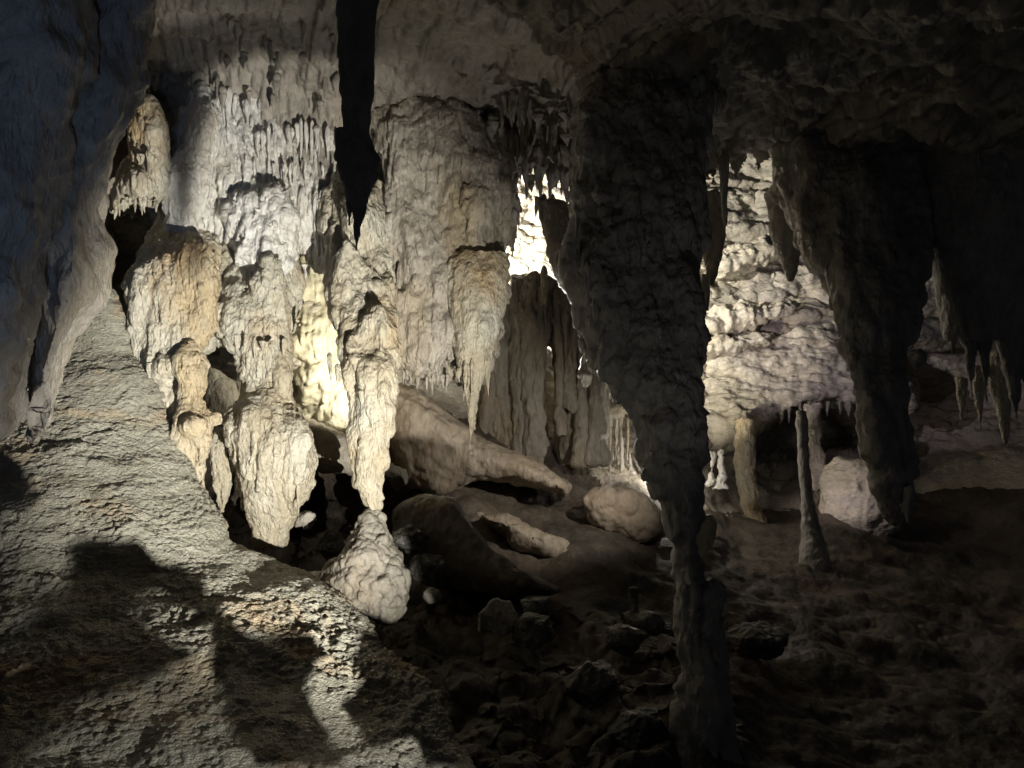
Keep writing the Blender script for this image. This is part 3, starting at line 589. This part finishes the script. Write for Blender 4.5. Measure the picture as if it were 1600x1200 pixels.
# --- slabs, ridge and boulders of the pit
M['clay'] = rock('tan_clay', (.32, .26, .19), (.38, .32, .25), (.30, .19, .11), .6, .6, 9)
for pl_, dd_, bl_, mt_, lab in [
    ([(602, 600), (650, 598), (700, 635), (760, 690), (850, 720), (905, 755), (890, 790), (850, 775), (780, 752), (730, 760), (690, 775), (620, 770), (598, 700)], 15.2, .7, 'clay', 'rounded tan bank of flowstone directly behind the long rough column'),
    ([(730, 800), (800, 800), (880, 838), (965, 890), (1050, 940), (1040, 985), (960, 955), (900, 920), (860, 880), (790, 850)], 14.05, .35, 'clay', 'smooth diagonal tan ridge running down to the foot of the tallest dark column'),
    ([(905, 775), (960, 755), (1020, 775), (1045, 815), (1030, 850), (975, 850), (920, 820)], 14.9, .35, 'clay', 'rounded tan ledge below the glowing white stalagmites')]:
    b = Body(); b.slab(pl_, dd_, bl_, 1.4, 45, 5)
    b.build('flowstone_bank', M[mt_], .03, 3, [('n', .20, 1.1), ('b', .08, 1.8)], [('n', .05, 4), ('r', .03, 4)], coarse=3, csmooth=6, label=lab, cat='flowstone bank')
b = Body(); b.slab([(462, 648), (500, 660), (560, 690), (640, 735), (640, 760), (560, 745), (500, 738), (455, 730), (440, 690)], 14.2, .3, .7, 30, 5)
b.build('rock_slab', M['grey'], .03, 4, [('n', .08, 1.4)], [('n', .02, 6)], label='flat greenish grey slab leaning behind the bulbous column', cat='rock slab')
b = Body(); b.tube([(575, 320, 345, 14.4), (600, 312, 368, 14.3), (640, 310, 372, 14.2), (665, 322, 362, 14.2)], .8)
b.build('boulder', M['grey'], .02, 6, [('n', .16, 1.4)], [('n', .02, 6)], label='olive grey boulder in the dark opening between the ochre columns', cat='boulder')
b = Body()
b.slab([(620, 790), (660, 772), (700, 768), (718, 780), (735, 815), (765, 855), (805, 888), (850, 910), (884, 922), (862, 930), (800, 930), (730, 925), (660, 905), (610, 850)],
       lambda x, y: 12.6-.0045*(y-780)+.0035*np.clip(700+.95*(y-780)-x, 0, 200), .35, .9, 26, 4)
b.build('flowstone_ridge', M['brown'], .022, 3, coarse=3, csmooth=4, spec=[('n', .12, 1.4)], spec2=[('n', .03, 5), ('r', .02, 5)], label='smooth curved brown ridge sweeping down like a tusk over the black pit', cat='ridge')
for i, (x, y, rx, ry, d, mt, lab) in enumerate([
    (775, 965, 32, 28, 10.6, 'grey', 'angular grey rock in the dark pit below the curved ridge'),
    (835, 985, 38, 26, 10.4, 'shadowed', 'low dark rock touching the angular grey rock in the pit'),
    (838, 945, 26, 16, 11.0, 'shadowed', 'flat dark rock just under the tip of the curved ridge'),
    (640, 850, 30, 28, 12.0, 'shadowed', 'rough rock wedged behind the pale knobbly boulder'),
    (672, 890, 30, 26, 11.8, 'shadowed', 'cracked dim rock lower beside the pale knobbly boulder'),
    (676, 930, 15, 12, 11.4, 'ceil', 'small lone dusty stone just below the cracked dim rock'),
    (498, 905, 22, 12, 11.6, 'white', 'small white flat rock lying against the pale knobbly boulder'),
    (515, 850, 22, 24, 12.8, 'shadowed', 'broken dark rock in the hollow under the bulbous column'),
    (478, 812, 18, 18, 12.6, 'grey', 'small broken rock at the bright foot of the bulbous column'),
    (930, 1070, 46, 36, 9.5, 'shadowed', 'big jagged dark boulder low in the pit'),
    (1000, 1150, 52, 40, 8.9, 'shadowed', 'largest jagged dark boulder at the bottom of the pit'),
    (975, 1000, 36, 26, 10.7, 'shadowed', 'jagged black boulder leaning towards the tallest dark column'),
    (1180, 1000, 60, 24, 11.6, 'shadowed', 'long low dark boulder beyond the tallest dark column')]):
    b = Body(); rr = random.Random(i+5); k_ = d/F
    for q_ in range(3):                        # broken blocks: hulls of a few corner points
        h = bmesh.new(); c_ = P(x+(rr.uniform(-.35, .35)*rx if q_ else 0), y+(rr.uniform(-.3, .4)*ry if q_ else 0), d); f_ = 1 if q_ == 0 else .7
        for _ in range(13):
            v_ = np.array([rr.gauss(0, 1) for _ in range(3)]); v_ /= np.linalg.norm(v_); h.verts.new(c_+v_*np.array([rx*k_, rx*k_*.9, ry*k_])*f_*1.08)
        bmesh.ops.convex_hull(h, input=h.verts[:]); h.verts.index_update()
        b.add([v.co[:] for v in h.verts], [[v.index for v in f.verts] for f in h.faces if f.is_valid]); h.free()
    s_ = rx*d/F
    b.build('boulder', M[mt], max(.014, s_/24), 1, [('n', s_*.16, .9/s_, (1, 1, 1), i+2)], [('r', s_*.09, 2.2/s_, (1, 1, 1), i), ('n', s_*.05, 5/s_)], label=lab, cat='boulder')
hp = []
for q_ in range(4):
    rr = random.Random(q_+70); h = bmesh.new()
    for _ in range(14):
        v_ = np.array([rr.gauss(0, 1) for _ in range(3)]); v_ /= np.linalg.norm(v_); h.verts.new(v_*np.array([1, .9, .8])*.3)
    bmesh.ops.convex_hull(h, input=h.verts[:]); h.verts.index_update()
    b = Body(); b.add([v.co[:]+P(800, 600, 0) if False else np.array(v.co[:])+np.array([0, 30, 0]) for v in h.verts], [[v.index for v in f.verts] for f in h.faces]); h.free()
    o = b.build('boulder', M['shadowed'], .018, 1, [('n', .05, 3, (1, 1, 1), q_)], [('r', .03, 7, (1, 1, 1), q_), ('n', .015, 16)])
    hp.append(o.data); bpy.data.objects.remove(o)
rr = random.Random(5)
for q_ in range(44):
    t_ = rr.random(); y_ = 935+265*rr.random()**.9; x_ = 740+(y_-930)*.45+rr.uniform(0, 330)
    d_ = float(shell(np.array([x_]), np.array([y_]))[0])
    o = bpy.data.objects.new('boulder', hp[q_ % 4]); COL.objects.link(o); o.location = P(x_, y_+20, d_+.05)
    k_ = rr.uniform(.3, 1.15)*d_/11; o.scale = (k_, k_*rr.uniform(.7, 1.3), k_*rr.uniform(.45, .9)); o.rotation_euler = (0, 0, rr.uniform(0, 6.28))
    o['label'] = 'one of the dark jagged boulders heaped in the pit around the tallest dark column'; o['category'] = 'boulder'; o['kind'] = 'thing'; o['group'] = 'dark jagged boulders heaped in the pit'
b = Body(); b.tube([(918, 982, 996, 12.2), (930, 981, 997, 12.2), (950, 985, 998, 12.1), (975, 990, 1002, 12.0)], .9, 14, 5)
b.build('stalagmite', M['shadowed'], .016, 3, [('n', .03, 3)], None, label='lone little black stalagmite on the brown slope', cat='stalagmite')

# --- free hanging stalactite hanging in the gap, and the fringe
o = hang(spike('stalactite', M['cream'], 3, .07, .5), 851, 430, 16.5, 66, 1.3, 'solitary thin tan stalactite hanging in the opening below the glowing gap')
# fringe of dripstone around the glowing gap: silhouettes against the light
for (x, y, l, s) in [(812, 262, 30, .8), (822, 258, 72, .9), (838, 258, 58, .8), (848, 262, 30, .8), (861, 265, 55, 1.2), (869, 262, 45, .8), (878, 268, 50, .9), (803, 330, 28, .9), (830, 255, 25, .8), (855, 255, 30, .8), (885, 275, 60, 1), (893, 280, 70, 1)]:
    hang(random.choice(spd), x, y, 11.8, l, s, 'needle-like stalactite in the dark fringe across the top of the glowing gap', 'dark needle stalactites over the glowing gap')
for k in range(110):
    x = random.uniform(760, 1080); y = random.uniform(150, 320)
    if x < 830: y = random.uniform(150, 235)
    d = float(ceil(np.array([x]), np.array([y]))[0])-.22
    hang(random.choice(sp), x, y, d, random.uniform(25, 62), random.uniform(.7, 1.5), 'one of the many dim brown stalactites crowding the ceiling above the tallest dark column', 'dim brown stalactites crowding the ceiling')
for k in range(26):
    x = random.uniform(330, 560); y = random.uniform(30, 180)
    d = float(ceil(np.array([x]), np.array([y]))[0])-.2
    hang(random.choice(sp), x, y, d, random.uniform(20, 45), random.uniform(.6, 1.1), 'one of the short shaded stalactites along the top of the bright flowstone wall', 'short shaded stalactites above the bright wall')

# ================================================================== LIGHT
def spot(name, loc, target, power, size, blend, col, rad=.06):
    l = bpy.data.lights.new(name, 'SPOT'); l.energy = power; l.spot_size = math.radians(size); l.spot_blend = blend; l.color = col; l.shadow_soft_size = rad
    o = bpy.data.objects.new(name, l); COL.objects.link(o); o.location = loc
    o.rotation_euler = (Vector(target)-Vector(loc)).to_track_quat('-Z', 'Y').to_euler(); return o
def point(name, loc, power, col, rad=.1):
    l = bpy.data.lights.new(name, 'POINT'); l.energy = power; l.color = col; l.shadow_soft_size = rad
    o = bpy.data.objects.new(name, l); COL.objects.link(o); o.location = loc; return o
KEY = (1.3, 4.6, -2.9)
spot('key_floodlight', KEY, P(385, 540, 12.5), 7000, 53, 1, (1, .965, .86), .008)
spot('mound_floodlight', KEY, P(240, 1090, 7.8), 750, 66, 1, (1, .98, .90), .008)
spot('ceiling_fill', (1.85, 10.4, -2.9), P(690, 110, 12), 290, 64, 1, (1, .95, .86), .03)  # added fill that lifts the dim ceiling
spot('column_fill', KEY, P(1000, 470, 9.6), 60, 32, 1, (1, .97, .9), .01)  # added fill standing in for key spill on the tall dark column
spot('gap_lamp', P(770, 410, 18.3), P(850, 420, 22.5), 4200, 110, .6, (1, .95, .82), .05)
spot('yellow_lamp', P(565, 560, 13.5), P(480, 540, 15.3), 260, 120, .6, (1, .94, .74), .05)
spot('back_lamp', P(1056, 715, 17.3), P(1150, 515, 24), 720, 48, .8, (1, .91, .72), .05)
spot('pink_lamp', P(1062, 550, 17.3), P(1330, 520, 23), 420, 50, .9, (.93, .80, .98), .05)
spot('slope_fill', P(1052, 650, 12.0), P(840, 740, 15), 360, 80, 1, (1, .93, .82), .05)  # added fill standing in for key light on fluted columns and slope
spot('edge_lamp', P(775, 540, 14.8), P(960, 530, 9.8), 500, 50, .8, (1, .96, .88), .05)
spot('boulder_lamp', P(1262, 730, 17.4), P(1340, 770, 19.4), 60, 70, .8, (1, .85, .85), .05)
point('low_back_lamp', P(1053, 730, 17.7), 60, (1, .93, .82))
spot('blue_lamp', (-1.2, 1.0, -1.2), P(-70, 400, 6), 260, 52, 1, (.35, .55, 1), .3)

# unseen blockers added close to the floodlight, their outlines shaped to throw the wanted shadows
bpy.context.view_layer.update(); DG = bpy.context.evaluated_depsgraph_get()
def light_blocker(outline, t, label, depth=None, vox=.005):
    pts = []
    for q_ in outline:
        px, py = q_[:2]; dep_ = q_[2] if len(q_) > 2 else depth
        dr = Vector(P(px, py, 1)).normalized(); hit, loc, *_ = sc.ray_cast(DG, Vector((0, 0, 0)), dr)
        loc = P(px, py, dep_) if dep_ else (np.array(loc) if hit else P(px, py, 12))
        pts.append(loc)
    # even out jumps in depth so that the blocker keeps a plain outline
    L = np.array(KEY); A = L+(np.array(pts)-L)*t; B_ = L+(np.array(pts)-L)*(t*1.35); n = len(pts)
    nrm = (A.mean(0)-L); nrm /= np.linalg.norm(nrm)
    k0 = (A.mean(0)-L) @ nrm
    A = np.array([L+(a-L)*(k0/((a-L) @ nrm)) for a in A]); B_ = L+(A-L)*1.3
    bm = bmesh.new(); va = [bm.verts.new(p) for p in A]; vb = [bm.verts.new(p) for p in B_]
    bm.faces.new(va); bm.faces.new(vb[::-1])
    for i in range(n): bm.faces.new([va[i], vb[i], vb[(i+1) % n], va[(i+1) % n]])
    bmesh.ops.triangulate(bm, faces=bm.faces[:]); bmesh.ops.recalc_face_normals(bm, faces=bm.faces[:])
    b = Body(); bm.verts.index_update(); b.add([v.co[:] for v in bm.verts], [[v.index for v in f.verts] for f in bm.faces]); bm.free()
    b.build('boulder', M['shadowed'], vox, 0, [('n', vox*1.2, 14)], None, label=label, cat='boulder')  # an added light blocker, built like the boulders
light_blocker([(-100, 1040), (0, 1040), (40, 1000), (48, 960), (95, 930), (110, 890), (106, 857), (130, 843), (215, 841), (240, 870), (262, 900), (256, 880), (285, 882), (320, 905), (345, 945), (362, 985), (420, 990), (480, 985), (500, 1010), (480, 1060), (470, 1080), (515, 1150),
  (530, 1190), (400, 1195), (388, 1170), (350, 1080), (325, 1030), (324, 985), (310, 950), (265, 925), (215, 935), (210, 970), (240, 1000), (305, 1018), (250, 1050), (180, 1080), (100, 1130), (40, 1190), (-100, 1195)], .12, 'added unseen rock, shaped to throw the black humped shadow on the mound')
light_blocker([(640, 870, 12), (648, 950), (600, 968), (560, 985), (545, 1030), (562, 1060), (530, 1100), (560, 1130), (575, 1165), (650, 1150), (665, 1195), (900, 1195), (900, 900), (820, 840), (800, 850, 12), (760, 770, 12.3), (700, 748, 12.3), (618, 748, 12.3), (618, 800, 12.2)], .12, 'added unseen flat blocker, shading the curved ridge and the lower edge of the mound')

light_blocker([(-60, 705), (10, 708), (35, 730), (48, 770), (40, 790), (-60, 800)], .12, 'added unseen round blocker, shading the far edge of the mound')
light_blocker([(180, -80), (640, -80), (630, -10), (540, 40), (400, 62), (330, 100), (316, 170), (288, 250), (262, 385), (246, 385), (250, 300), (238, 200), (215, 120), (180, 60)], .035, 'added thin baffle right beside the hidden floodlight, shading the upper wall', 13.0, .003)  # added baffle outline, darkens the shaft and the top of the wall

w = bpy.data.worlds.new('World'); sc.world = w; w.use_nodes = True
bg = w.node_tree.nodes['Background']; bg.inputs[0].default_value = (.75, .82, 1, 1); bg.inputs[1].default_value = .016

cam = bpy.data.cameras.new('camera'); co_ = bpy.data.objects.new('camera', cam); COL.objects.link(co_)
cam.sensor_width = 36; cam.lens = 36*F/1600; cam.clip_end = 200; cam.clip_start = .05
co_.location = (0, 0, 0); co_.rotation_euler = (math.radians(90), 0, 0); sc.camera = co_
sc.view_settings.view_transform = 'Standard'; sc.view_settings.look = 'None'; sc.view_settings.exposure = 0; sc.view_settings.gamma = 1
sc.cycles.use_denoising = True; sc.cycles.max_bounces = 4; sc.cycles.diffuse_bounces = 3
print('VERTS', sum(len(o.data.vertices) for o in sc.objects if o.type == 'MESH'))
